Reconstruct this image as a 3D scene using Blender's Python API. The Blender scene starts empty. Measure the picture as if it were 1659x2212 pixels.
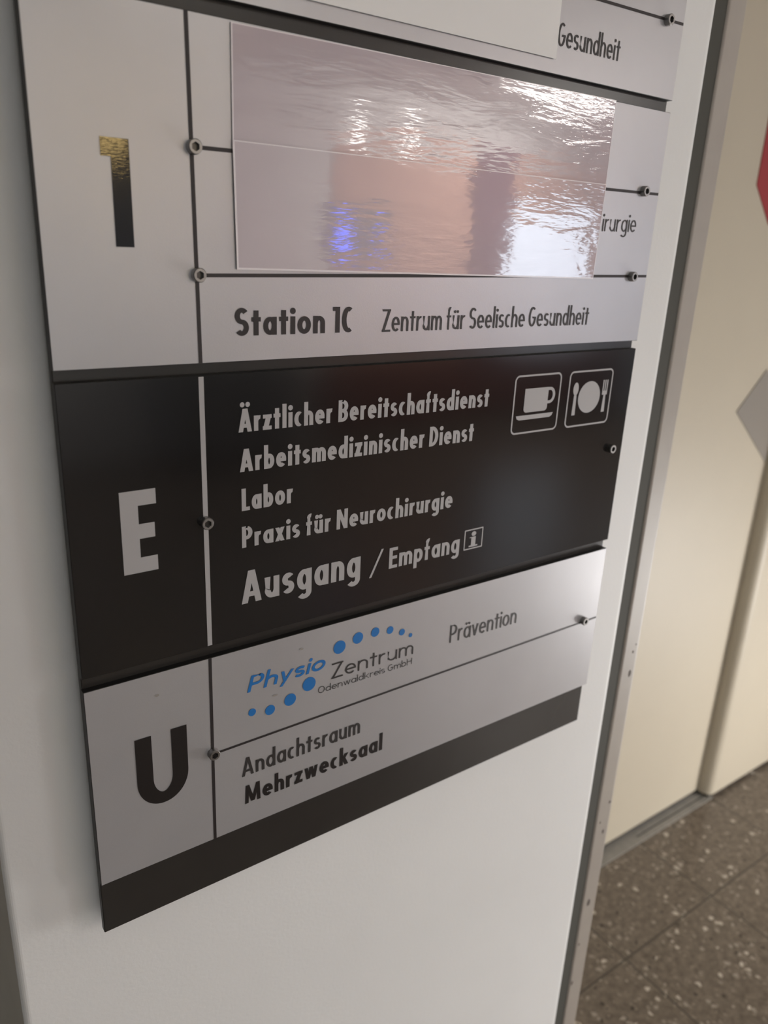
import bpy, bmesh, math, random
from mathutils import Matrix, Vector
random.seed(4)
C = bpy.context.scene.collection
scene = bpy.context.scene

# ---------------------------------------------------------------- camera
# sign units: the sign is one unit (0.6 m) wide, its printed front lies in the plane y = 0
S, ZF = 0.6, 1.7
def W(x, y, z): return Vector((x * S, y * S, (z + ZF) * S))
cam_d = bpy.data.cameras.new('camera')
cam = bpy.data.objects.new('camera', cam_d); C.objects.link(cam); scene.camera = cam
def rodrigues(r):
    v = Vector(r); th = v.length
    return Matrix.Rotation(th, 3, v / th)
Rm = rodrigues((0.336392184, -0.619683401, -0.0611142754)) @ Matrix(((1, 0, 0), (0, 0, -1), (0, 1, 0)))
r_, d_, f_ = Rm[0], Rm[1], Rm[2]
rot = Matrix(((r_[0], -d_[0], -f_[0]), (r_[1], -d_[1], -f_[1]), (r_[2], -d_[2], -f_[2])))
cam.matrix_world = Matrix.Translation(W(-0.205487782, -0.897246709, 0.938697886)) @ rot.to_4x4()
cam_d.sensor_fit = 'VERTICAL'; cam_d.sensor_height = 36.0; cam_d.sensor_width = 27.0
cam_d.lens = 1689.56664 / 2212 * 36.0
cam_d.clip_start = 0.01
cam_d.dof.use_dof = True; cam_d.dof.focus_distance = 0.66; cam_d.dof.aperture_fstop = 5.6

# ---------------------------------------------------------------- world, lights, exposure
scene.view_settings.view_transform = 'Standard'
scene.view_settings.look = 'None'
scene.view_settings.exposure = 0.78
scene.view_settings.gamma = 1.0
scene.view_settings.use_curve_mapping = False
scene.cycles.use_denoising = True
scene.cycles.max_bounces = 8
world = bpy.data.worlds.new('world'); scene.world = world; world.use_nodes = True
world.node_tree.nodes['Background'].inputs[0].default_value = (0.9, 0.95, 1.0, 1)
world.node_tree.nodes['Background'].inputs[1].default_value = 0.2

def area(name, loc, target, sx, sy, power, col):
    d = bpy.data.lights.new(name, 'AREA'); d.shape = 'RECTANGLE'; d.size = sx; d.size_y = sy
    d.energy = power; d.color = col
    o = bpy.data.objects.new(name, d); C.objects.link(o); o.location = loc
    o.rotation_euler = (Vector(target) - Vector(loc)).to_track_quat('-Z', 'Y').to_euler()
    return o
# low fill lamp added out of view, brightens the wall's lower right
area('low_fill_right', (2.55, -0.68, 0.36), (0.45, 0.0, 0.45), 0.7, 0.6, 15.0, (1.0, 0.98, 0.96))
# ceiling lamps of the hall, then two added fills aimed at its front wall
area('hall_light', (1.1, -2.2, 2.6), (0.3, 0.0, 1.0), 0.35, 0.25, 1.0, (1.0, 0.97, 0.94))
area('hall_light_far', (3.6, -1.2, 2.6), (3.6, -1.2, 0), 1.2, 0.3, 5.0, (1.0, 0.94, 0.86))
area('wall_fill_left', (-1.2, -3.6, 2.4), (1.7, -5.0, 0.9), 1.2, 0.4, 46.0, (0.93, 0.96, 1.0))  # added fill, brightens the left of the front wall for the panel reflections
area('wall_fill_right', (4.6, -3.9, 2.58), (4.2, -4.8, 0.3), 1.6, 0.3, 66.0, (1.0, 0.95, 0.9))  # added fill, brightens the peach wall mirrored in the panels

# ---------------------------------------------------------------- materials
def new_mat(name, col=(0.5, 0.5, 0.5), rough=0.5, metal=0.0, ior=1.5, coat=0.0, coat_rough=0.05):
    m = bpy.data.materials.new(name); m.use_nodes = True
    b = m.node_tree.nodes['Principled BSDF']
    b.inputs['Base Color'].default_value = (*col, 1); b.inputs['Roughness'].default_value = rough
    b.inputs['Metallic'].default_value = metal; b.inputs['IOR'].default_value = ior
    b.inputs['Coat Weight'].default_value = coat; b.inputs['Coat Roughness'].default_value = coat_rough
    return m
class N:
    """small helper to wire nodes of one material"""
    def __init__(self, m):
        self.t = m.node_tree; self.b = self.t.nodes['Principled BSDF']
    def n(self, kind, **kw):
        o = self.t.nodes.new(kind)
        for k, v in kw.items():
            if k in o.inputs: o.inputs[k].default_value = v
            else: setattr(o, k, v)
        return o
    def l(self, a, b): self.t.links.new(a, b)
def mottled(m, scale, c0, c1, bump=0.0, bump_scale=400, detail=4):
    k = N(m); tc = k.n('ShaderNodeTexCoord')
    nz = k.n('ShaderNodeTexNoise', Scale=scale, Detail=detail); k.l(tc.outputs['Object'], nz.inputs['Vector'])
    rp = k.n('ShaderNodeValToRGB'); rp.color_ramp.elements[0].position = 0.35; rp.color_ramp.elements[1].position = 0.65
    rp.color_ramp.elements[0].color = (*c0, 1); rp.color_ramp.elements[1].color = (*c1, 1)
    k.l(nz.outputs['Fac'], rp.inputs['Fac']); k.l(rp.outputs['Color'], k.b.inputs['Base Color'])
    if bump:
        n2 = k.n('ShaderNodeTexNoise', Scale=bump_scale, Detail=2); k.l(tc.outputs['Object'], n2.inputs['Vector'])
        bp = k.n('ShaderNodeBump', Strength=bump, Distance=0.001); k.l(n2.outputs['Fac'], bp.inputs['Height'])
        k.l(bp.outputs['Normal'], k.b.inputs['Normal'])
    return m
M = {}
M['wall'] = mottled(new_mat('white_wall_paint', rough=0.6), 6, (0.78, 0.775, 0.76), (0.80, 0.795, 0.78), 0.15, 260)
M['panel'] = mottled(new_mat('silver_grey_panel_face', rough=0.33, metal=0.45), 9, (0.47, 0.465, 0.48), (0.50, 0.495, 0.51), 0.05, 900)
M['edge'] = new_mat('dark_panel_edge', (0.012, 0.011, 0.010), 0.5)
M['black'] = mottled(new_mat('black_acrylic_panel', rough=0.12), 5, (0.0115, 0.0100, 0.0100), (0.0145, 0.013, 0.013))
M['back'] = mottled(new_mat('anthracite_backing', rough=0.22), 8, (0.028, 0.025, 0.023), (0.034, 0.031, 0.028))
M['ink'] = new_mat('black_lettering', (0.012, 0.009, 0.009), 0.35)
M['ink_soft'] = new_mat('dark_grey_lettering', (0.028, 0.024, 0.023), 0.45)
M['light'] = new_mat('silver_lettering', (0.43, 0.415, 0.415), 0.4)
M['line'] = new_mat('engraved_line', (0.016, 0.011, 0.011), 0.5)
M['blue'] = new_mat('blue_print', (0.012, 0.16, 0.47), 0.4)
M['steel'] = new_mat('stainless_steel', (0.30, 0.29, 0.28), 0.38, 1.0)
M['socket'] = new_mat('screw_socket', (0.09, 0.085, 0.08), 0.3, 1.0)
M['paper'] = mottled(new_mat('white_paper', rough=0.55), 4, (0.87, 0.855, 0.84), (0.90, 0.885, 0.87))
M['rim'] = new_mat('clear_laminate_rim', (0.88, 0.82, 0.84), 0.15)
M['door'] = mottled(new_mat('cream_lift_door_paint', rough=0.5), 3, (0.43, 0.38, 0.295), (0.45, 0.40, 0.31), 0.05, 300)
M['beige'] = mottled(new_mat('beige_corner_profile', rough=0.45), 20, (0.36, 0.32, 0.28), (0.385, 0.345, 0.30))
M['groove'] = new_mat('shadow_groove', (0.065, 0.063, 0.052), 0.8)
M['side'] = mottled(new_mat('olive_grey_shaded_side', rough=0.6), 6, (0.50, 0.47, 0.40), (0.53, 0.50, 0.43))  # pillar's left face in shade: the darker olive tone is in the colour
M['sill'] = mottled(new_mat('brushed_metal_sill', rough=0.4), 30, (0.20, 0.19, 0.17), (0.24, 0.225, 0.20))
M['dark'] = new_mat('dark_gap', (0.02, 0.017, 0.013), 0.8)
M['chip'] = new_mat('chipped_paint', (0.12, 0.10, 0.085), 0.8)
M['red'] = new_mat('red_sign_print', (0.27, 0.010, 0.012), 0.5)
M['grey'] = new_mat('grey_sign_print', (0.24, 0.215, 0.185), 0.35)
M['frontwall'] = new_mat('peach_hall_paint', (0.62, 0.36, 0.27), 0.6)
M['parapet'] = new_mat('red_brown_cladding', (0.20, 0.05, 0.035), 0.5)
M['bench'] = new_mat('blue_grey_cabinet', (0.17, 0.19, 0.20), 0.5)
M['blocker'] = new_mat('dark_blocker', (0.10, 0.095, 0.085), 0.7)  # for the unseen light blocker on the left
M['ceil'] = new_mat('white_ceiling_tiles', (0.7, 0.69, 0.66), 0.8)
M['frame'] = new_mat('white_window_frame', (0.6, 0.6, 0.58), 0.4)

def emitter(name, col, strength):
    m = new_mat(name, col, 0.5); b = m.node_tree.nodes['Principled BSDF']
    b.inputs['Emission Color'].default_value = (*col, 1); b.inputs['Emission Strength'].default_value = strength
    return m
M['daylight'] = emitter('window_daylight', (0.76, 0.86, 1.0), 2.8)
M['tube'] = emitter('lit_diffuser', (1.0, 0.95, 0.90), 11.0)
M['amber'] = emitter('amber_lamp_glass', (1.0, 0.70, 0.28), 12.0)
M['screen'] = emitter('blue_lit_screen', (0.08, 0.14, 1.0), 6.0)

def laminate(name, c0, c1):
    m = new_mat(name, rough=0.06, ior=1.6, coat=1.0, coat_rough=0.03)
    mottled(m, 7, c0, c1)
    k = N(m); tc = k.n('ShaderNodeTexCoord')
    mp = k.n('ShaderNodeMapping'); mp.inputs['Rotation'].default_value = (0, math.radians(35), 0); mp.inputs['Scale'].default_value = (0.55, 1, 1.5)
    k.l(tc.outputs['Object'], mp.inputs['Vector'])
    a = k.n('ShaderNodeTexNoise', Scale=11, Detail=3, Distortion=0.8); k.l(mp.outputs['Vector'], a.inputs['Vector'])
    mp2 = k.n('ShaderNodeMapping'); mp2.inputs['Rotation'].default_value = (0, math.radians(-38), 0); mp2.inputs['Scale'].default_value = (0.3, 1, 1.6)
    k.l(tc.outputs['Object'], mp2.inputs['Vector'])
    f = k.n('ShaderNodeTexNoise', Scale=260, Detail=2); k.l(mp2.outputs['Vector'], f.inputs['Vector'])
    mk = k.n('ShaderNodeTexNoise', Scale=9, Detail=1); k.l(tc.outputs['Object'], mk.inputs['Vector'])
    mr = k.n('ShaderNodeMapRange'); k.l(mk.outputs['Fac'], mr.inputs[0]); mr.inputs[1].default_value = 0.44; mr.inputs[2].default_value = 0.66; mr.inputs[3].default_value = 0.07; mr.inputs[4].default_value = 0.24
    b1 = k.n('ShaderNodeBump', Strength=0.11, Distance=0.004); k.l(a.outputs['Fac'], b1.inputs['Height'])
    md = k.n('ShaderNodeTexNoise', Scale=42, Detail=3, Distortion=1.2); k.l(mp2.outputs['Vector'], md.inputs['Vector'])
    bm_ = k.n('ShaderNodeBump', Strength=0.10, Distance=0.0012); k.l(md.outputs['Fac'], bm_.inputs['Height']); k.l(b1.outputs['Normal'], bm_.inputs['Normal'])
    b2 = k.n('ShaderNodeBump', Strength=0.20, Distance=0.0004); k.l(f.outputs['Fac'], b2.inputs['Height'])
    k.l(bm_.outputs['Normal'], b2.inputs['Normal']); k.l(mr.outputs[0], b2.inputs['Strength']); k.l(mr.outputs[0], bm_.inputs['Strength'])
    k.l(b2.outputs['Normal'], k.b.inputs['Normal']); k.l(b2.outputs['Normal'], k.b.inputs['Coat Normal'])
    return m
M['film'] = laminate('laminated_pinkish_paper', (0.50, 0.425, 0.465), (0.535, 0.45, 0.485))

def foil():
    m = new_mat('glossy_black_foil', (0.008, 0.008, 0.012), 0.05, ior=1.36)
    k = N(m); tc = k.n('ShaderNodeTexCoord')
    mp = k.n('ShaderNodeMapping'); mp.inputs['Rotation'].default_value = (0, math.radians(-25), 0); mp.inputs['Scale'].default_value = (0.35, 1, 1.5)
    k.l(tc.outputs['Object'], mp.inputs['Vector'])
    f = k.n('ShaderNodeTexNoise', Scale=700, Detail=2); k.l(mp.outputs['Vector'], f.inputs['Vector'])
    b = k.n('ShaderNodeBump', Strength=0.05, Distance=0.0005); k.l(f.outputs['Fac'], b.inputs['Height']); k.l(b.outputs['Normal'], k.b.inputs['Normal'])
    return m
M['foil'] = foil()

def terrazzo():
    m = new_mat('brown_terrazzo_tiles', rough=0.28)
    k = N(m); tc = k.n('ShaderNodeTexCoord'); g = tc.outputs['Object']
    n1 = k.n('ShaderNodeTexNoise', Scale=55, Detail=5, Roughness=0.65); k.l(g, n1.inputs['Vector'])
    r1 = k.n('ShaderNodeValToRGB'); e = r1.color_ramp.elements
    e[0].position = 0.3; e[0].color = (0.075, 0.058, 0.042, 1); e[1].position = 0.72; e[1].color = (0.185, 0.15, 0.115, 1)
    k.l(n1.outputs['Fac'], r1.inputs['Fac'])
    def chips(scale, thresh, keep, col, prev):
        dn = k.n('ShaderNodeTexNoise', Scale=scale * 1.3, Detail=2); k.l(g, dn.inputs['Vector'])
        dv = k.n('ShaderNodeVectorMath', operation='MULTIPLY_ADD'); k.l(dn.outputs['Color'], dv.inputs[0]); dv.inputs[1].default_value = (0.9 / scale,) * 3; k.l(g, dv.inputs[2])
        v = k.n('ShaderNodeTexVoronoi', Scale=scale); k.l(dv.outputs[0], v.inputs['Vector'])
        nz = k.n('ShaderNodeTexNoise', Scale=scale * 1.7, Detail=2); k.l(g, nz.inputs['Vector'])
        ad = k.n('ShaderNodeMath', operation='MULTIPLY_ADD'); k.l(nz.outputs['Fac'], ad.inputs[0]); ad.inputs[1].default_value = 0.35; k.l(v.outputs['Distance'], ad.inputs[2])
        lt = k.n('ShaderNodeMath', operation='LESS_THAN'); k.l(ad.outputs[0], lt.inputs[0]); lt.inputs[1].default_value = thresh
        sp = k.n('ShaderNodeSeparateColor'); k.l(v.outputs['Color'], sp.inputs[0])
        l2 = k.n('ShaderNodeMath', operation='LESS_THAN'); k.l(sp.outputs[0], l2.inputs[0]); l2.inputs[1].default_value = keep
        ml = k.n('ShaderNodeMath', operation='MULTIPLY'); k.l(lt.outputs[0], ml.inputs[0]); k.l(l2.outputs[0], ml.inputs[1])
        mx = k.n('ShaderNodeMix', data_type='RGBA'); k.l(ml.outputs[0], mx.inputs[0]); k.l(prev, mx.inputs[6]); mx.inputs[7].default_value = (*col, 1)
        return mx.outputs[2]
    c = chips(75, 0.5, 0.30, (0.20, 0.165, 0.13), r1.outputs['Color'])
    c = chips(60, 0.45, 0.10, (0.035, 0.028, 0.02), c)
    c = chips(62, 0.52, 0.20, (0.27, 0.235, 0.19), c)
    c = chips(45, 0.47, 0.13, (0.44, 0.39, 0.32), c)
    # tile joints, 0.35 m grid
    sp = k.n('ShaderNodeSeparateXYZ'); k.l(g, sp.inputs[0])
    masks = []
    for ax, off in ((0, 1.215), (1, 0.234)):
        a = k.n('ShaderNodeMath', operation='SUBTRACT'); k.l(sp.outputs[ax], a.inputs[0]); a.inputs[1].default_value = off - 0.175
        md = k.n('ShaderNodeMath', operation='FLOORED_MODULO'); k.l(a.outputs[0], md.inputs[0]); md.inputs[1].default_value = 0.35
        s2 = k.n('ShaderNodeMath', operation='SUBTRACT'); k.l(md.outputs[0], s2.inputs[0]); s2.inputs[1].default_value = 0.175
        ab = k.n('ShaderNodeMath', operation='ABSOLUTE'); k.l(s2.outputs[0], ab.inputs[0])
        lt = k.n('ShaderNodeMath', operation='LESS_THAN'); k.l(ab.outputs[0], lt.inputs[0]); lt.inputs[1].default_value = 0.0022
        masks.append(lt.outputs[0])
    mm = k.n('ShaderNodeMath', operation='MAXIMUM'); k.l(masks[0], mm.inputs[0]); k.l(masks[1], mm.inputs[1])
    mx = k.n('ShaderNodeMix', data_type='RGBA'); k.l(mm.outputs[0], mx.inputs[0]); k.l(c, mx.inputs[6]); mx.inputs[7].default_value = (0.05, 0.042, 0.032, 1)
    k.l(mx.outputs[2], k.b.inputs['Base Color'])
    return m
M['floor'] = terrazzo()

# ---------------------------------------------------------------- mesh helpers (metres)
def link(name, me, mats, parent=None, smooth=False):
    for m in (mats if isinstance(mats, (list, tuple)) else [mats]): me.materials.append(m)
    o = bpy.data.objects.new(name, me); C.objects.link(o)
    if parent is not None: o.parent = parent
    if smooth:
        for p in me.polygons: p.use_smooth = True
    return o
def root_of(o):
    while o.parent is not None: o = o.parent
    return o
def mesh_obj(name, bm, mats, parent=None, smooth=False):
    """bm is in world metres; children are stored relative to their thing's base"""
    if parent is not None:
        off = root_of(parent).location
        for v in bm.verts: v.co -= off
    bmesh.ops.recalc_face_normals(bm, faces=bm.faces)
    me = bpy.data.meshes.new(name); bm.to_mesh(me); bm.free()
    return link(name, me, mats, parent, smooth)
def box(bm, a, b, bevel=0.0, seg=2):
    x0, y0, z0 = a; x1, y1, z1 = b
    vs = [bm.verts.new(p) for p in ((x0, y0, z0), (x1, y0, z0), (x1, y1, z0), (x0, y1, z0), (x0, y0, z1), (x1, y0, z1), (x1, y1, z1), (x0, y1, z1))]
    fs = [bm.faces.new([vs[i] for i in f]) for f in ((0, 3, 2, 1), (4, 5, 6, 7), (0, 1, 5, 4), (1, 2, 6, 5), (2, 3, 7, 6), (3, 0, 4, 7))]
    if bevel:
        bmesh.ops.bevel(bm, geom=list({e for f in fs for e in f.edges}), offset=bevel, segments=seg, affect='EDGES', profile=0.5)
    return vs, fs
def box_obj(name, a, b, mat, parent=None, bevel=0.0, seg=2):
    bm = bmesh.new(); box(bm, a, b, bevel, seg); return mesh_obj(name, bm, mat, parent)
def prism_z(bm, pts, z0, z1):
    """outline in plan extruded upwards"""
    lo = [bm.verts.new((x, y, z0)) for x, y in pts]; hi = [bm.verts.new((x, y, z1)) for x, y in pts]
    bm.faces.new(lo); bm.faces.new(hi)
    for i in range(len(pts)):
        j = (i + 1) % len(pts); bm.faces.new((lo[i], lo[j], hi[j], hi[i]))
def slab_y(bm, pts, y0, y1):
    """outline in the sign plane (x, z metres) extruded in depth; returns front face"""
    fr = [bm.verts.new((x, y0, z)) for x, z in pts]; bk = [bm.verts.new((x, y1, z)) for x, z in pts]
    f = bm.faces.new(fr); bm.faces.new(bk)
    for i in range(len(pts)):
        j = (i + 1) % len(pts); bm.faces.new((fr[i], fr[j], bk[j], bk[i]))
    return f
def thing(name, loc, label, cat, group=None):
    o = bpy.data.objects.new(name, None); o.empty_display_size = 0.05; C.objects.link(o); o.location = loc
    return tag(o, label, cat, group)
def tag(o, label, cat=None, group=None):
    o['label'] = label
    if cat: o['category'] = cat
    if group: o['group'] = group
    return o
def structure(o): o['kind'] = 'structure'; return o

# ---------------------------------------------------------------- setting
def arc2(cx, cy, r, a0, a1, n=10):
    return [(cx + r * math.cos(math.radians(a0 + (a1 - a0) * i / n)), cy + r * math.sin(math.radians(a0 + (a1 - a0) * i / n))) for i in range(n + 1)]
YW = 0.042 * S                                  # front of the white pillar
XL, XR, XG, XB = -0.1125 * S, 1.1355 * S, 1.178 * S, 1.2365 * S
YD = 0.498                                      # lift door front
YB = 0.459                                      # front of the wall round the lift
structure(box_obj('floor', (-3, -5.2, -0.1), (7, 1.2, 0), M['floor']))
structure(box_obj('ceiling', (-3, -5.2, 2.7), (7, 1.2, 2.8), M['ceil']))
# white pillar carrying the sign: rounded vertical edges
bm = bmesh.new()
pts = arc2(XL + 0.006, YW + 0.006, 0.006, 180, 270, 6) + arc2(XR - 0.0062, YW + 0.016, 0.016, 270, 312, 10) + [(XR + 0.0045, YB), (XL, YB)]
prism_z(bm, pts, 0, 2.7)
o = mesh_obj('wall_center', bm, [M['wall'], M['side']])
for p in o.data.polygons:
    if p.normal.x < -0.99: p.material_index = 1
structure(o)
structure(box_obj('trim_1', (XR + 0.0043, YW + 0.004, 0), (XG, YB, 2.7), M['groove']))
bm = bmesh.new()
pts = arc2(XG + 0.004, YW + 0.002 + 0.004, 0.004, 180, 270, 5) + arc2(XB - 0.006, YW + 0.008, 0.006, 270, 360, 6) + [(XB, YB), (XG, YB)]
prism_z(bm, pts, 0, 2.7)
corner = structure(mesh_obj('trim_2', bm, M['beige']))
for (x, z, w, h) in ((1.183, 0.093, .006, .008), (1.184, 0.038, .010, .020), (1.191, -0.32, .008, .010), (1.183, -0.404, .008, .017), (1.172, -0.622, .013, .026), (1.160, -0.754, .006, .010), (1.157, -0.885, .007, .016), (1.19, .11, .004, .005), (1.165, -.37, .004, .008)):
    bm = bmesh.new(); rr = random.Random(int(abs(z) * 1000))
    x += 0.030; z += 0.02 * (z - 0.94) / 0.897
    pp = [(x * S + w * S * .5 * math.cos(a * .7) * rr.uniform(.7, 1.1), (z + ZF) * S + h * S * .5 * math.sin(a * .7) * rr.uniform(.7, 1.1)) for a in range(9)]
    slab_y(bm, pp, YW + 0.0017, YW + 0.0022)
    mesh_obj('paint_chip', bm, M['chip'], corner)
structure(box_obj('light_blocker_left', (-1.3, -2.2, 0), (-1.2, YB, 2.7), M['blocker']))  # added out of view to keep light off the left side
# wall round the lift; rounded jamb on the right
JX = 3.152 * S
bm = bmesh.new()
prism_z(bm, arc2(JX + 0.030, YB + 0.028, 0.028, 180, 270, 12) + [(7, YB), (7, 1.0), (JX + 0.002, 1.0)], 0.016, 2.7)
structure(mesh_obj('wall_right', bm, M['door'], smooth=False))
structure(box_obj('shadow_gap_right', (JX + 0.012, YB + 0.008, 0), (7, YB + 0.05, 0.016), M['dark']))  # dark strip, the skirting gap's shade put into its colour
structure(box_obj('wall_back', (-3, YB, 0), (1.0, 1.0, 2.7), M['wall']))
structure(box_obj('door_1', (0.95, YD, 0.019), (JX + 0.01, YD + 0.03, 2.7), M['door']))
structure(box_obj('trim_3', (0.95, YD + 0.006, 0.001), (JX + 0.01, YD + 0.03, 0.019), M['dark']))
# metal sill with a guide slot
bm = bmesh.new()
box(bm, (0.98, YB, 0.0), (JX + 0.03, 0.4765, 0.004)); box(bm, (0.98, 0.4815, 0.0), (JX + 0.03, YD + 0.006, 0.004)); box(bm, (0.98, 0.4765, 0.0), (1.575, 0.4815, 0.004))
sill = structure(mesh_obj('trim_4', bm, M['sill']))
mesh_obj('guide_slot', (lambda b: (box(b, (1.575, 0.4766, 0.0), (JX + 0.03, 0.4814, 0.0012)), b)[1])(bmesh.new()), M['dark'], sill)

# the hall behind the photographer (seen in the glossy panels)
structure(box_obj('wall_front', (-3, -5.2, 0), (7, -5.0, 2.7), M['wall']))
structure(box_obj('trim_6', (3.3, -5.0, 0), (6.98, -4.985, 2.3), M['frontwall']))
structure(box_obj('trim_5', (3.2, -5.0, 0.12), (6.95, -4.9, 0.62), M['parapet']))
win = structure(box_obj('window_1', (5.15, -5.0, 0.66), (6.35, -4.97, 1.95), M['frame']))
box_obj('glass_pane', (5.2, -4.972, 0.71), (6.3, -4.965, 1.9), M['daylight'], win)
cab = thing('cabinet', (2.2, -4.6, 0), 'low blue-grey cabinet standing against the hall wall', 'cabinet')
box_obj('body', (1.75, -4.95, 0.14), (2.7, -4.4, 0.78), M['bench'], cab, 0.005)
box_obj('plinth', (1.8, -4.95, 0), (2.65, -4.5, 0.14), M['dark'], cab)
for x0, x1 in ((1.76, 2.22), (2.23, 2.69)):
    box_obj('door', (x0, -4.4, 0.15), (x1, -4.385, 0.77), M['bench'], cab, 0.003)
cl = thing('ceiling_light', (4.25, -3.48, 2.7), 'long lit ceiling light over the hall', 'ceiling light')
box_obj('housing', (3.7, -3.66, 2.62), (4.9, -3.30, 2.7), M['frame'], cl)
box_obj('diffuser', (3.73, -3.63, 2.605), (4.87, -3.33, 2.62), M['tube'], cl)
wl = thing('wall_lamp', (1.62, -4.97, 2.05), 'small amber wall lamp on the hall wall', 'lamp')
box_obj('back_plate', (1.5, -5.0, 2.02), (1.74, -4.98, 2.24), M['frame'], wl)
box_obj('shade', (1.45, -4.98, 2.07), (1.70, -4.88, 2.20), M['amber'], wl, 0.02)
mon = thing('wall_screen', (3.55, -4.97, 1.5), 'small wall screen with two blue lit displays in the hall', 'screen')
box_obj('housing', (3.25, -5.0, 1.48), (3.85, -4.96, 1.8), M['bench'], mon)
box_obj('display', (3.31, -4.96, 1.53), (3.46, -4.955, 1.72), M['screen'], mon)
box_obj('display', (3.70, -4.96, 1.58), (3.78, -4.955, 1.66), M['screen'], mon)
cur = thing('curtain', (4.9, -4.95, 0.66), 'dark plum curtain drawn beside the hall window', 'curtain')
bm = bmesh.new()
prism_z(bm, [(4.72 + .42 * i / 24, -4.93 + .02 * math.sin(i * 1.6)) for i in range(25)] + [(5.14, -4.98), (4.72, -4.98)], 0.66, 2.35)
mesh_obj('fabric', bm, new_mat('plum_curtain', (0.16, 0.07, 0.10), 0.9), cur)
for lx, lab in ((3.48, 'left'), (3.97, 'right')):
    sp_ = thing('spot_lamp', (lx, -4.93, 2.40), 'small lit spot lamp on the hall wall above the screen, the %s of two' % lab, 'lamp', 'spot lamps above the screen')
    box_obj('mount', (lx - .03, -5.0, 2.37), (lx + .03, -4.95, 2.43), M['frame'], sp_)
    box_obj('lens', (lx - .05, -4.95, 2.36), (lx + .05, -4.90, 2.44), M['tube'], sp_, 0.02)

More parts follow.
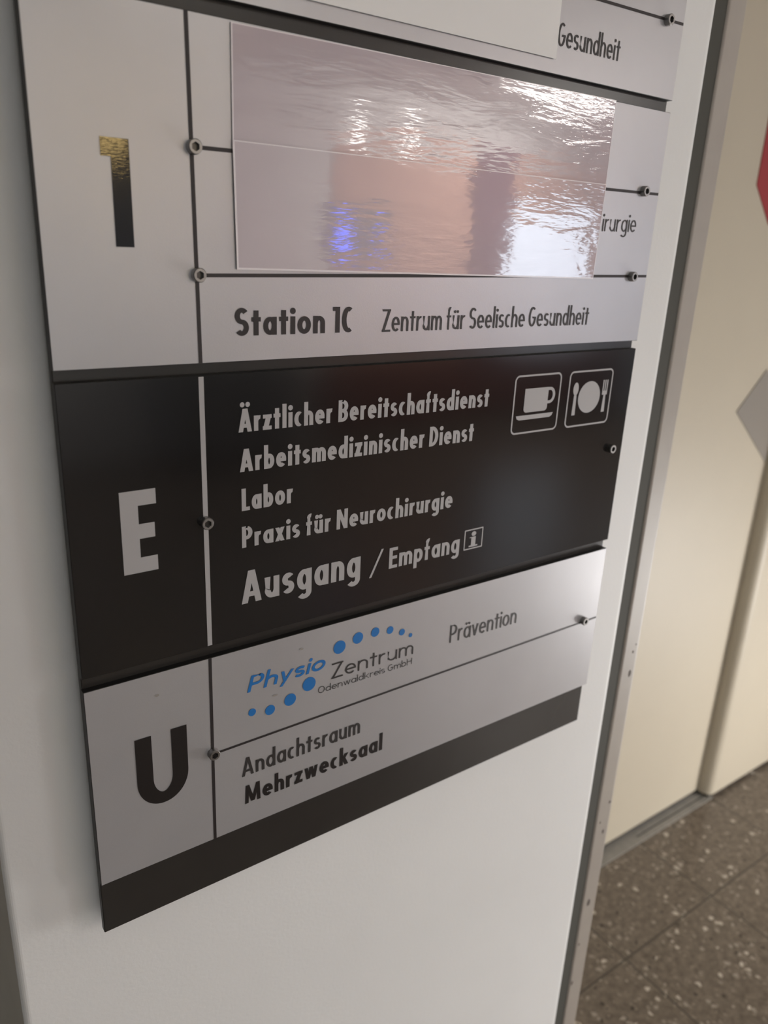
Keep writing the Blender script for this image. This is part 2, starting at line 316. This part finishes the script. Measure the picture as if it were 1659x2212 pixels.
# ---------------------------------------------------------------- stroke lettering
XH = 0.665
DEFW = dict(A=.52, B=.43, C=.40, D=.46, E=.37, G=.48, H=.46, L=.33, M=.62, N=.50, O=.52, P=.41, S=.41, Z=.43,
            a=.41, b=.41, c=.33, d=.41, e=.41, f=.27, g=.41, h=.39, k=.40, m=.60, n=.39, o=.43, p=.41, r=.27,
            s=.33, t=.28, u=.39, v=.38, w=.58, x=.38, y=.39, z=.35)
DEFW['1'] = .24; DEFW['/'] = .42
BASE = {'\u00e4': 'a', '\u00fc': 'u', '\u00c4': 'A'}
def arcp(cx, cy, rx, ry, a0, a1, n=14):
    return [(cx + rx * math.cos(math.radians(a0 + (a1 - a0) * i / n)), cy + ry * math.sin(math.radians(a0 + (a1 - a0) * i / n))) for i in range(n + 1)]
def glyph(ch, w, t, th):
    """ribbons ('s', points) and polygons ('p', points) of one letter, cap height 1"""
    h, v = t / 2, th / 2
    L, R, X = h, w - h, XH
    out = []
    def s(*p): out.append(('s', [q for part in p for q in (part if isinstance(part, list) else [part])]))
    def p(*q): out.append(('p', list(q)))
    def stem(x, y0, y1): p((x - h, y0), (x + h, y0), (x + h, y1), (x - h, y1))
    def bar(x0, x1, y): p((x0, y - v), (x1, y - v), (x1, y + v), (x0, y + v))
    def diag(xa, ya, xb, yb, k=1.0):
        q = h * k; p((xa - q, ya), (xa + q, ya), (xb + q, yb), (xb - q, yb))
    def dot(x, y, r): p(*arcp(x, y, r, r, 0, 360, 16)[:-1])
    def bowl(y0, y1, x0=L, x1=R): s(arcp((x0 + x1) / 2, (y0 + y1) / 2, (x1 - x0) / 2, (y1 - y0) / 2 - v, 0, 360, 28))
    dr = max(t * .58, .075)
    if ch in BASE:
        b = BASE[ch]; out = glyph(b, w, t, th)
        top = 1.0 if b == 'A' else X
        d = w * .2
        for sx in (-d, d): out.append(('p', arcp(w / 2 + sx, top + .17, dr * .9, dr * .9, 0, 360, 16)[:-1]))
        return out
    if ch == 'A':
        diag(h * 1.05, 0, w / 2 - h * .12, 1); diag(w - h * 1.05, 0, w / 2 + h * .12, 1); bar(w * .24, w * .76, .27)
    elif ch in 'BP':
        stem(L, 0, 1); y0 = .46 if ch == 'P' else .51
        ry = (1 - y0) / 2
        s((L, 1 - v), (R - ry * .6 if R - ry * .6 > L else L + .01, 1 - v), arcp(R - min(ry, (R - L) * .6), (1 + y0 - v) / 2 + v * .0, min(ry, (R - L) * .6), (1 - v - y0) / 2, 90, -90), (L, y0))
        if ch == 'B':
            rr = min(.25, (R - L) * .6)
            s((L, y0), arcp(R - rr, (y0 + v) / 2, rr, (y0 - v) / 2, 90, -90), (L, v))
    elif ch == 'C':
        s(arcp(w * .56, .5, w * .56 - h, .5 - v, 62, 298, 24))
    elif ch == 'D':
        stem(L, 0, 1); rx = (R - L) * .8
        s((L, 1 - v), arcp(R - rx, .5, rx, .5 - v, 90, -90, 20), (L, v))
    elif ch == 'E':
        stem(L, 0, 1); bar(L, w, 1 - v); bar(L, w * .94, .52); bar(L, w, v)
    elif ch == 'G':
        s(arcp(w * .5, .5, w * .5 - h, .5 - v, 55, 350, 26)); bar(w * .52, w, .46); 
    elif ch == 'H':
        stem(L, 0, 1); stem(R, 0, 1); bar(L, R, .53)
    elif ch == 'L':
        stem(L, 0, 1); bar(L, w, v)
    elif ch == 'M':
        diag(h, 0, w * .17, 1, .9); diag(w - h, 0, w * .83, 1, .9); diag(w * .5, .05, w * .17, 1, .95); diag(w * .5, .05, w * .83, 1, .95)
    elif ch == 'N':
        stem(L, 0, 1); stem(R, 0, 1); diag(R, 0, L, 1, 1.05)
    elif ch == 'O':
        bowl(0, 1)
    elif ch in 'Ss':
        H = 1.0 if ch == 'S' else X
        ry = (H - th) / 4; rx = (w - t) / 2
        s(arcp(w / 2, v + 3 * ry, rx, ry, 35, 270, 18), arcp(w / 2, v + ry, rx, ry, 90, -145, 18)[1:])
    elif ch in 'Zz':
        H = 1.0 if ch == 'Z' else X
        bar(0.01, w, H - v); bar(0, w, v); diag(h * 1.25, v * .5, w - h * 1.25, H - v * .5, 1.2)
    elif ch == '1':
        stem(R, 0, 1); p((0, 1 - th * .95), (R, 1 - th * .95), (R, 1), (0, 1))
    elif ch == '/':
        diag(h, -.12, w - h, 1.22, .85)
    elif ch == 'a':
        bowl(0, X, L, R); stem(R, 0, X)
    elif ch == 'd':
        bowl(0, X); stem(R, 0, 1.06)
    elif ch == 'b':
        bowl(0, X); stem(L, 0, 1.06)
    elif ch == 'p':
        bowl(0, X); stem(L, -.28, X)
    elif ch == 'g':
        bowl(0, X); s((R, X), (R, -.06), arcp(w / 2, -.08, (R - L) / 2, .22 - v, 0, -150, 14))
    elif ch == 'c':
        s(arcp(w * .58, X / 2, w * .58 - h, X / 2 - v, 60, 300, 22))
    elif ch == 'e':
        s(arcp(w / 2, X / 2, (R - L) / 2, X / 2 - v, 0, 315, 24)); bar(L, R + h * .95, X * .5)
    elif ch == 'o':
        bowl(0, X)
    elif ch == 'f':
        x = w * .42
        s((x, 0), (x, .86), arcp(x + w * .3, .86, w * .3, .2 - v, 180, 75, 10)); bar(0, w * .92, X - v)
    elif ch in 'hn':
        stem(L, 0, 1.06 if ch == 'h' else X); rx = (R - L) / 2
        s((R, 0), (R, X * .58), arcp(w / 2, X * .58, rx, X * .42 - v, 0, 172, 14))
    elif ch == 'm':
        stem(L, 0, X); c = w / 2
        for x0, x1 in ((L, c), (c, R)):
            s((x1, 0), (x1, X * .6), arcp((x0 + x1) / 2, X * .6, (x1 - x0) / 2, X * .4 - v, 0, 172, 12))
    elif ch == 'i':
        stem(L, 0, X); dot(L, X + .2, dr)
    elif ch == 'l':
        stem(L, 0, 1.06)
    elif ch == 'k':
        stem(L, 0, 1.06); diag(w - h * 1.2, X, L + h * .6, X * .42, 1.1); diag(w - h * 1.1, 0, L + w * .26, X * .6, 1.1)
    elif ch == 'r':
        stem(L, 0, X); s(arcp(L + (w - L) * .75, X * .58, (w - L) * .75, X * .42 - v, 180, 78, 10))
    elif ch == 't':
        stem(w / 2, 0, .9); bar(0, w, X - v)
    elif ch == 'u':
        rx = (R - L) / 2
        s((L, X), (L, X * .42), arcp(w / 2, X * .42, rx, X * .42 - v, 180, 352, 14)); stem(R, 0, X)
    elif ch == 'v':
        diag(w / 2, 0, h, X); diag(w / 2, 0, w - h, X)
    elif ch == 'w':
        for a, b in ((w * .29, h), (w * .29, w * .5), (w * .71, w * .5), (w * .71, w - h)): diag(a, 0, b, X, .92)
    elif ch == 'x':
        diag(h, 0, w - h, X); diag(w - h, 0, h, X)
    elif ch == 'y':
        diag(w * .5, .0, h, X); diag(w * .28, -.28, w - h, X)
    return out
DEPTH = Vector((0, 0, 0))
def step(k=0.000002): DEPTH.y -= k      # overlapping ink layers never share one plane
def ribbon(bm, pts, t, th, tf):
    """sweep an elliptical pen along the points and fill the band"""
    n = len(pts); closed = math.dist(pts[0], pts[-1]) < 1e-6
    if closed: pts = pts[:-1]; n -= 1
    l, r = [], []
    for i, (x, y) in enumerate(pts):
        a = pts[(i - 1) % n] if (closed or i > 0) else pts[i]; b = pts[(i + 1) % n] if (closed or i < n - 1) else pts[i]
        d1 = (x - a[0], y - a[1]); d2 = (b[0] - x, b[1] - y)
        m1, m2 = math.hypot(*d1), math.hypot(*d2)
        dx = (d1[0] / m1 if m1 else 0) + (d2[0] / m2 if m2 else 0); dy = (d1[1] / m1 if m1 else 0) + (d2[1] / m2 if m2 else 0)
        m = math.hypot(dx, dy) or 1
        nx, ny = -dy / m, dx / m
        l.append(tf(x + nx * t / 2, y + ny * th / 2)); r.append(tf(x - nx * t / 2, y - ny * th / 2))
    for i in range(n if closed else n - 1):
        j = (i + 1) % n
        step()
        bm.faces.new([bm.verts.new(q + DEPTH) for q in (l[i], r[i], r[j], l[j])])
LIFT = 0.00035
def lettering(text, x0, x1, z0, cap, t, mat, parent, th=None, shear=0.0, z1=None, gap=.075, space=.26, label=None, wide=1.0):
    """x0..x1, baseline z0 and cap height in sign units"""
    th = th or t * .82
    ws, gs = [], 0.0
    fixed = 0.0
    for i, ch in enumerate(text):
        if ch == ' ': ws.append((space, False)); gs += space; continue
        b = BASE.get(ch, ch)
        if b in 'il': ws.append((t, True)); fixed += t
        else: ws.append((DEFW[b], False)); gs += DEFW[b]
        if i < len(text) - 1 and text[i + 1] != ' ': gs += gap
    total = (x1 - x0) / cap
    s = (total - fixed) / gs
    bm = bmesh.new(); cur = 0.0
    slope = 0.0 if z1 is None else (z1 - z0) / (x1 - x0)
    for i, ch in enumerate(text):
        w, fx = ws[i]; w = w if fx else w * s
        DEPTH.y = 0.0
        if ch != ' ':
            def tf(x, y, cur=cur):
                xx = x0 + (cur + x + shear * y) * cap
                return Vector((xx * S, -LIFT, (z0 + y * cap + slope * (xx - x0) + ZF) * S))
            for kind, pts in glyph(ch, w, t, th):
                if kind == 's': ribbon(bm, pts, t, th, tf)
                else: step(); bm.faces.new([bm.verts.new(tf(*q) + DEPTH) for q in pts])
            cur += w
            if i < len(text) - 1 and text[i + 1] != ' ': cur += gap * s
        else: cur += w
    return flat(bm, 'lettering', mat, parent, label)
def flat(bm, name, mat, parent, label=None):
    """turn every face towards the viewer's side of the sign"""
    bm.normal_update()
    for f in bm.faces:
        if f.normal.y > 0: f.normal_flip()
    off = root_of(parent).location
    for v in bm.verts: v.co -= off
    me = bpy.data.meshes.new(name); bm.to_mesh(me); bm.free()
    o = link(name, me, mat, parent)
    if label: o['label'] = label
    return o
def poly(bm, pts, lift=LIFT):
    step(); lift = lift - DEPTH.y
    return bm.faces.new([bm.verts.new((x * S, -lift, (z + ZF) * S)) for x, z in pts])
def stroke_line(name, x0, z0, x1, z1, wd, mat, parent, label=None):
    DEPTH.y = 0.0
    bm = bmesh.new(); d = Vector((x1 - x0, z1 - z0)).normalized(); n = Vector((-d.y, d.x)) * wd / 2
    poly(bm, [(x0 - n.x, z0 - n.y), (x1 - n.x, z1 - n.y), (x1 + n.x, z1 + n.y), (x0 + n.x, z0 + n.y)], LIFT * .7)
    return flat(bm, name, mat, parent, label)

# ---------------------------------------------------------------- the directory sign
sign = thing('directory_sign', W(0.5, 0.042, -0.0125), 'tall wall sign with silver-grey and black panels listing hospital floors on the white pillar', 'sign')
PT = 0.010
bm = bmesh.new()
box(bm, W(0.001, PT, -0.0125), W(1.0, 0.022, 1.60), 0.0006, 1)
bb = mesh_obj('backing_board', bm, [M['edge'], M['back']], sign)
for p in bb.data.polygons:
    if p.normal.y < -0.5: p.material_index = 1
tag(bb, 'anthracite backing board showing between the panels and as the bottom strip')
for rx in (0.12, 0.86):
    box_obj('mounting_rail', W(rx, 0.022, 0.03), W(rx + 0.03, 0.042, 1.55), M['edge'], sign)
def panel(z0, z1, face, label):
    bm = bmesh.new()
    vs, fs = box(bm, W(0, 0, z0), W(1, PT, z1))
    bmesh.ops.bevel(bm, geom=[e for e in bm.edges if all(abs(v.co.y) < 1e-6 for v in e.verts)], offset=0.0004, segments=1, affect='EDGES')
    o = mesh_obj('panel', bm, [M['edge'], face], sign)
    for p in o.data.polygons:
        if p.normal.y < -0.9: p.material_index = 1
    o['label'] = label; return o
P2 = panel(1.1758, 1.56, M['panel'], 'silver-grey upper panel cut off by the top of the photo')
P1 = panel(0.7895, 1.1582, M['panel'], 'silver-grey panel with the large 1')
PE = panel(0.4061, 0.7756, M['black'], 'glossy black panel with the large E')
PU = panel(0.0814, 0.3879, M['panel'], 'silver-grey panel with the large U')

# dividing lines
stroke_line('divider_line', 0.1655, 1.1582, 0.1695, 0.7895, 0.0048, M['line'], P1)
stroke_line('divider_line', 0.170, 1.0275, 0.9985, 1.0335, 0.0044, M['line'], P1)
stroke_line('divider_line', 0.170, 0.8915, 0.9985, 0.9005, 0.0044, M['line'], P1)
stroke_line('divider_line', 0.1692, 0.7738, 0.1696, 0.4075, 0.0066, M['light'], PE, 'silver vertical line')
stroke_line('divider_line', 0.1690, 0.3879, 0.1680, 0.0814, 0.0046, M['line'], PU)
stroke_line('divider_line', 0.170, 0.2317, 0.9985, 0.2375, 0.0036, M['line'], PU)
stroke_line('divider_line', 0.60, 1.2795, 0.9985, 1.2845, 0.0040, M['line'], P2)
stroke_line('divider_line', 0.1655, 1.1758, 0.1655, 1.56, 0.0048, M['line'], P2)

# large floor characters
def polyobj(name, polys, mat, parent, label=None, lift=LIFT):
    bm = bmesh.new()
    for q in polys: poly(bm, q, lift)
    return flat(bm, name, mat, parent, label)
polyobj('numeral', [[(0.0669, 1.0281), (0.0972, 1.0281), (0.0972, 0.92), (0.0773, 0.92), (0.0773, 1.0097), (0.0669, 1.0097)]], M['foil'], P1, 'large black 1')
polyobj('initial', [[(0.061, 0.6422), (0.1055, 0.6422), (0.1055, 0.6226), (0.0828, 0.6226), (0.0828, 0.5988), (0.1024, 0.5988), (0.1024, 0.5796), (0.0828, 0.5796), (0.0828, 0.5550), (0.1042, 0.5550), (0.1042, 0.5350), (0.061, 0.5350)]], M['light'], PE, 'large silver E')
bm = bmesh.new(); DEPTH.y = 0.0
def sgn(x, z): return Vector((x * S, -LIFT, (z + ZF) * S))
ul, ur, ut, ub = 0.0587, 0.1313, 0.2955, 0.1812
tw = 0.0226
ribbon(bm, [(ul + tw / 2, ut), (ul + tw / 2, 0.2245)] + arcp((ul + ur) / 2, 0.2245, (ur - ul - tw) / 2, 0.2245 - ub - 0.0092, 180, 360, 28)[1:-1] + [(ur - tw / 2, 0.2245), (ur - tw / 2, ut)], tw, 0.0184, sgn)
flat(bm, 'initial', M['ink'], PU, 'large black U')

# lines of text
B, Lt = 0.205, 0.115
lettering('Station 1C', .2150, .3880, .8208, .0335, .205, M['ink'], P1)
lettering('Zentrum f\u00fcr Seelische Gesundheit', .4352, .8605, .8198, .0305, Lt, M['ink_soft'], P1, z1=.8206)
lettering('irurgie', .8660, .9515, .9690, .0285, .10, M['ink_soft'], P1, z1=.9712)
lettering('Gesundheit', .7203, .8560, 1.2116, .0295, .11, M['ink_soft'], P2)
lettering('\u00c4rztlicher Bereitschaftsdienst', .2172, .6482, .6997, .0303, B, M['light'], PE, z1=.6987)
lettering('Arbeitsmedizinischer Dienst', .2182, .6216, .6468, .0306, B, M['light'], PE, z1=.6456)
lettering('Labor', .2200, .2970, .5931, .0308, B, M['light'], PE)
lettering('Praxis f\u00fcr Neurochirurgie', .2196, .5882, .5406, .0303, B, M['light'], PE, z1=.5393)
lettering('Ausgang', .2175, .4135, .4574, .0485, .19, M['light'], PE)
polyobj('lettering', [[(.4304, .4497), (.4345, .4497), (.4560, .4938), (.4519, .4938)]], M['light'], PE)
lettering('Empfang', .4672, .6105, .4573, .0346, .185, M['light'], PE)
lettering('Pr\u00e4vention', .6058, .7662, .2885, .0338, .105, M['ink_soft'], PU, z1=.2856)
lettering('Andachtsraum', .2132, .4250, .1734, .0322, .145, M['ink_soft'], PU)
lettering('Mehrzwecksaal', .2174, .4722, .1228, .0325, .20, M['ink'], PU)

# logo of the physiotherapy centre
lettering('Physio', .2238, .3530, .3150, .0262, .19, M['blue'], PU, shear=.27, gap=.06, label='blue slanted lettering')
lettering('Zentrum', .3668, .5268, .2925, .0270, .115, M['ink_soft'], PU, z1=.2908)
lettering('Odenwaldkreis GmbH', .3432, .5255, .2742, .0118, .11, M['ink_soft'], PU, z1=.272)
for x, z, r in ((.3804, .3448, .0112), (.4142, .3514, .0098), (.4470, .3528, .0081), (.4764, .3484, .0067), (.5009, .3382, .0059), (.5191, .3277, .0037), (.3270, .2968, .0117), (.2943, .2803, .0102), (.2605, .2739, .0083), (.2313, .2800, .0062)):
    DEPTH.y = 0.0; bm = bmesh.new(); poly(bm, arcp(x, z, r * .98, r, 0, 360, 26)[:-1])
    flat(bm, 'dot', M['blue'], PU, 'blue dot of the logo')

# pictograms
def rounded(x0, x1, z0, z1, r):
    return arcp(x1 - r, z1 - r, r, r, 90, 0, 6) + arcp(x1 - r, z0 + r, r, r, 0, -90, 6) + arcp(x0 + r, z0 + r, r, r, 270, 180, 6) + arcp(x0 + r, z1 - r, r, r, 180, 90, 6)
def frame_ring(bm, x0, x1, z0, z1, r, wd):
    a = rounded(x0, x1, z0, z1, r); b = rounded(x0 + wd, x1 - wd, z0 + wd, z1 - wd, max(r - wd, .0005))
    av = [bm.verts.new(sgn(*q)) for q in a]; bv = [bm.verts.new(sgn(*q)) for q in b]
    for i in range(len(a)):
        j = (i + 1) % len(a); bm.faces.new((av[i], av[j], bv[j], bv[i]))
bm = bmesh.new(); DEPTH.y = 0.0
frame_ring(bm, .7028, .8122, .6455, .7437, .010, .0030)
poly(bm, [(.7279, .7208), (.7830, .7206)] + arcp(.7765, .687, .0065, .006, 0, -90, 6) + arcp(.7345, .687, .0066, .006, 270, 180, 6))
ribbon(bm, [(.780, .7178), (.786, .7178)] + arcp(.7870, .7065, .0100, .0113, 85, -85, 14) + [(.780, .6952)], .0058, .0050, sgn)
poly(bm, [(.7117, .6767), (.7990, .6765), (.7965, .6715), (.7910, .6690), (.7200, .6690), (.7140, .6715)])
flat(bm, 'pictogram', M['light'], PE, 'cup and saucer pictogram in a rounded frame')
bm = bmesh.new(); DEPTH.y = 0.0
frame_ring(bm, .8320, .9460, .6450, .7433, .010, .0030)
poly(bm, arcp(.8879, .6956, .0285, .0280, 0, 360, 32)[:-1])
poly(bm, [(.8470, .6660), (.8555, .6660), (.8545, .7010), (.8480, .7010)])
poly(bm, arcp(.8512, .7120, .0068, .0115, 0, 360, 16)[:-1])
poly(bm, [(.9245, .6660), (.9330, .6660), (.9315, .7000), (.9262, .7000)])
for x in (.9215, .9267, .9319): poly(bm, [(x, .7030), (x + .0030, .7030), (x + .0030, .7235), (x, .7235)])
poly(bm, [(.9215, .6970), (.9349, .6970), (.9349, .7040), (.9215, .7040)])
flat(bm, 'pictogram', M['light'], PE, 'plate with knife and fork pictogram in a rounded frame')
bm = bmesh.new(); DEPTH.y = 0.0
frame_ring(bm, .6205, .6618, .4572, .4932, .0015, .0022)
poly(bm, arcp(.6412, .4843, .0052, .0042, 0, 360, 14)[:-1])
poly(bm, [(.6362, .4635), (.6362, .4775), (.6325, .4775), (.6325, .4790), (.6460, .4790), (.6460, .4635)])
poly(bm, [(.6315, .4612), (.6510, .4612), (.6510, .4640), (.6315, .4640)])
flat(bm, 'pictogram', M['light'], PE, 'small letter i in a square frame')

# small stains on the panels
for par, x, z, w, h in ((PU, .0928, .3543, .006, .004), (PU, .313, .3608, .007, .0035), (PU, .2689, .296, .009, .003)):
    bm = bmesh.new(); poly(bm, arcp(x, z, w / 2, h / 2, 0, 360, 10)[:-1], LIFT)
    flat(bm, 'stain', bpy.data.materials.get('stain') or new_mat('stain', (0.33, 0.30, 0.27), 0.6), par)

# screws
def screw(x, z):
    bm = bmesh.new(); n = 36
    prof = [(0.0049, 0.0), (0.0049, 0.0048), (0.0044, 0.0054), (0.0030, 0.0054)]
    rings = []
    for r, hgt in prof:
        rings.append([bm.verts.new(W(x, 0, z) + Vector((r * math.cos(2 * math.pi * i / n), -hgt, r * math.sin(2 * math.pi * i / n)))) for i in range(n)])
    # hexagonal socket wall
    def hexr(a): return 0.0026 / math.cos(((a + math.pi / 6) % (math.pi / 3)) - math.pi / 6)
    for hgt in (0.0054, 0.0024):
        rings.append([bm.verts.new(W(x, 0, z) + Vector((hexr(2 * math.pi * i / n) * math.cos(2 * math.pi * i / n), -hgt, hexr(2 * math.pi * i / n) * math.sin(2 * math.pi * i / n)))) for i in range(n)])
    for a, b in zip(rings, rings[1:]):
        for i in range(n):
            j = (i + 1) % n; bm.faces.new((a[i], a[j], b[j], b[i]))
    o = mesh_obj('screw', bm, M['steel'], sign)
    bm = bmesh.new(); bm.faces.new([bm.verts.new(W(x, 0, z) + Vector((0.0031 * math.cos(2 * math.pi * i / 12), -0.0025, 0.0031 * math.sin(2 * math.pi * i / 12)))) for i in range(12)])
    flat(bm, 'hex_socket', M['socket'], o)
for x, z in ((.1685, 1.0274), (.1690, .8920), (.1690, .5865), (.1685, .2345), (.957, 1.2830), (.957, 1.0355), (.957, .8995), (.9655, .5940), (.958, .2410)):
    screw(x, z)

# ---------------------------------------------------------------- sheets fixed over the sign
def sheet(name, pts, lift, mat, rim, label, cat, nx=2):
    """thin sheet with a clear laminate rim along its edges"""
    cx = sum(p[0] for p in pts) / 4; cz = sum(p[1] for p in pts) / 4
    t = thing(name, W(cx, -lift / S, cz), label, cat)
    bm = bmesh.new(); slab_y(bm, [(x * S, (z + ZF) * S) for x, z in pts], -lift - 0.0004, -lift)
    mesh_obj('paper_face', bm, mat, t)
    if rim:
        bm = bmesh.new()
        inn = [(x + (rim if x < cx else -rim * .5), z + (rim if z < cz else -rim * .6)) for x, z in pts]
        for i in range(4):
            j = (i + 1) % 4
            q = [pts[i], pts[j], inn[j], inn[i]]
            slab_y(bm, [(x * S, (z + ZF) * S) for x, z in q], -lift - 0.0005, -lift - 0.0004)
        mesh_obj('rim', bm, M['rim'], t)['label'] = 'pale clear rim of the lamination'
    return t
sheet('laminated_sheet', [(.2160, 1.1555), (.8600, 1.1590), (.8603, 1.030), (.2156, 1.028)], 0.0006, M['film'], .0016, 'upper pinkish laminated paper sheet taped over the panel with the large 1', 'paper sheet')
sheet('laminated_sheet', [(.2152, 1.0392), (.8601, 1.0394), (.8565, .8945), (.2181, .8989)], 0.0012, M['film'], .0022, 'lower pinkish laminated paper sheet above the Station 1C line, overlapping the upper one', 'paper sheet')
sheet('paper_sheet', [(.06, 1.193), (.7181, 1.1940), (.7154, 1.50), (.06, 1.50)], 0.0016, M['paper'], 0, 'plain white paper sheet covering the top panel of the sign', 'paper sheet')

# ---------------------------------------------------------------- signs on the lift door
def door_sign(name, pts, mat, label):
    bm = bmesh.new(); slab_y(bm, [(x * S, (z + ZF) * S) for x, z in pts], YD - 0.002, YD)
    return tag(mesh_obj(name, bm, mat), label, 'sign')
door_sign('red_sign', [(2.672, 1.19), (2.672, 1.45), (2.80, 1.58), (3.0, 1.58), (3.12, 1.45), (3.12, 1.19), (3.0, 1.06), (2.80, 1.06)], M['red'], 'red octagonal sign stuck on the cream lift door')
door_sign('grey_sign', [(2.83, .339), (3.0, .505), (3.14, .36), (3.14, .088)], M['grey'], 'grey diamond-shaped sign on the cream lift door, below the red one')
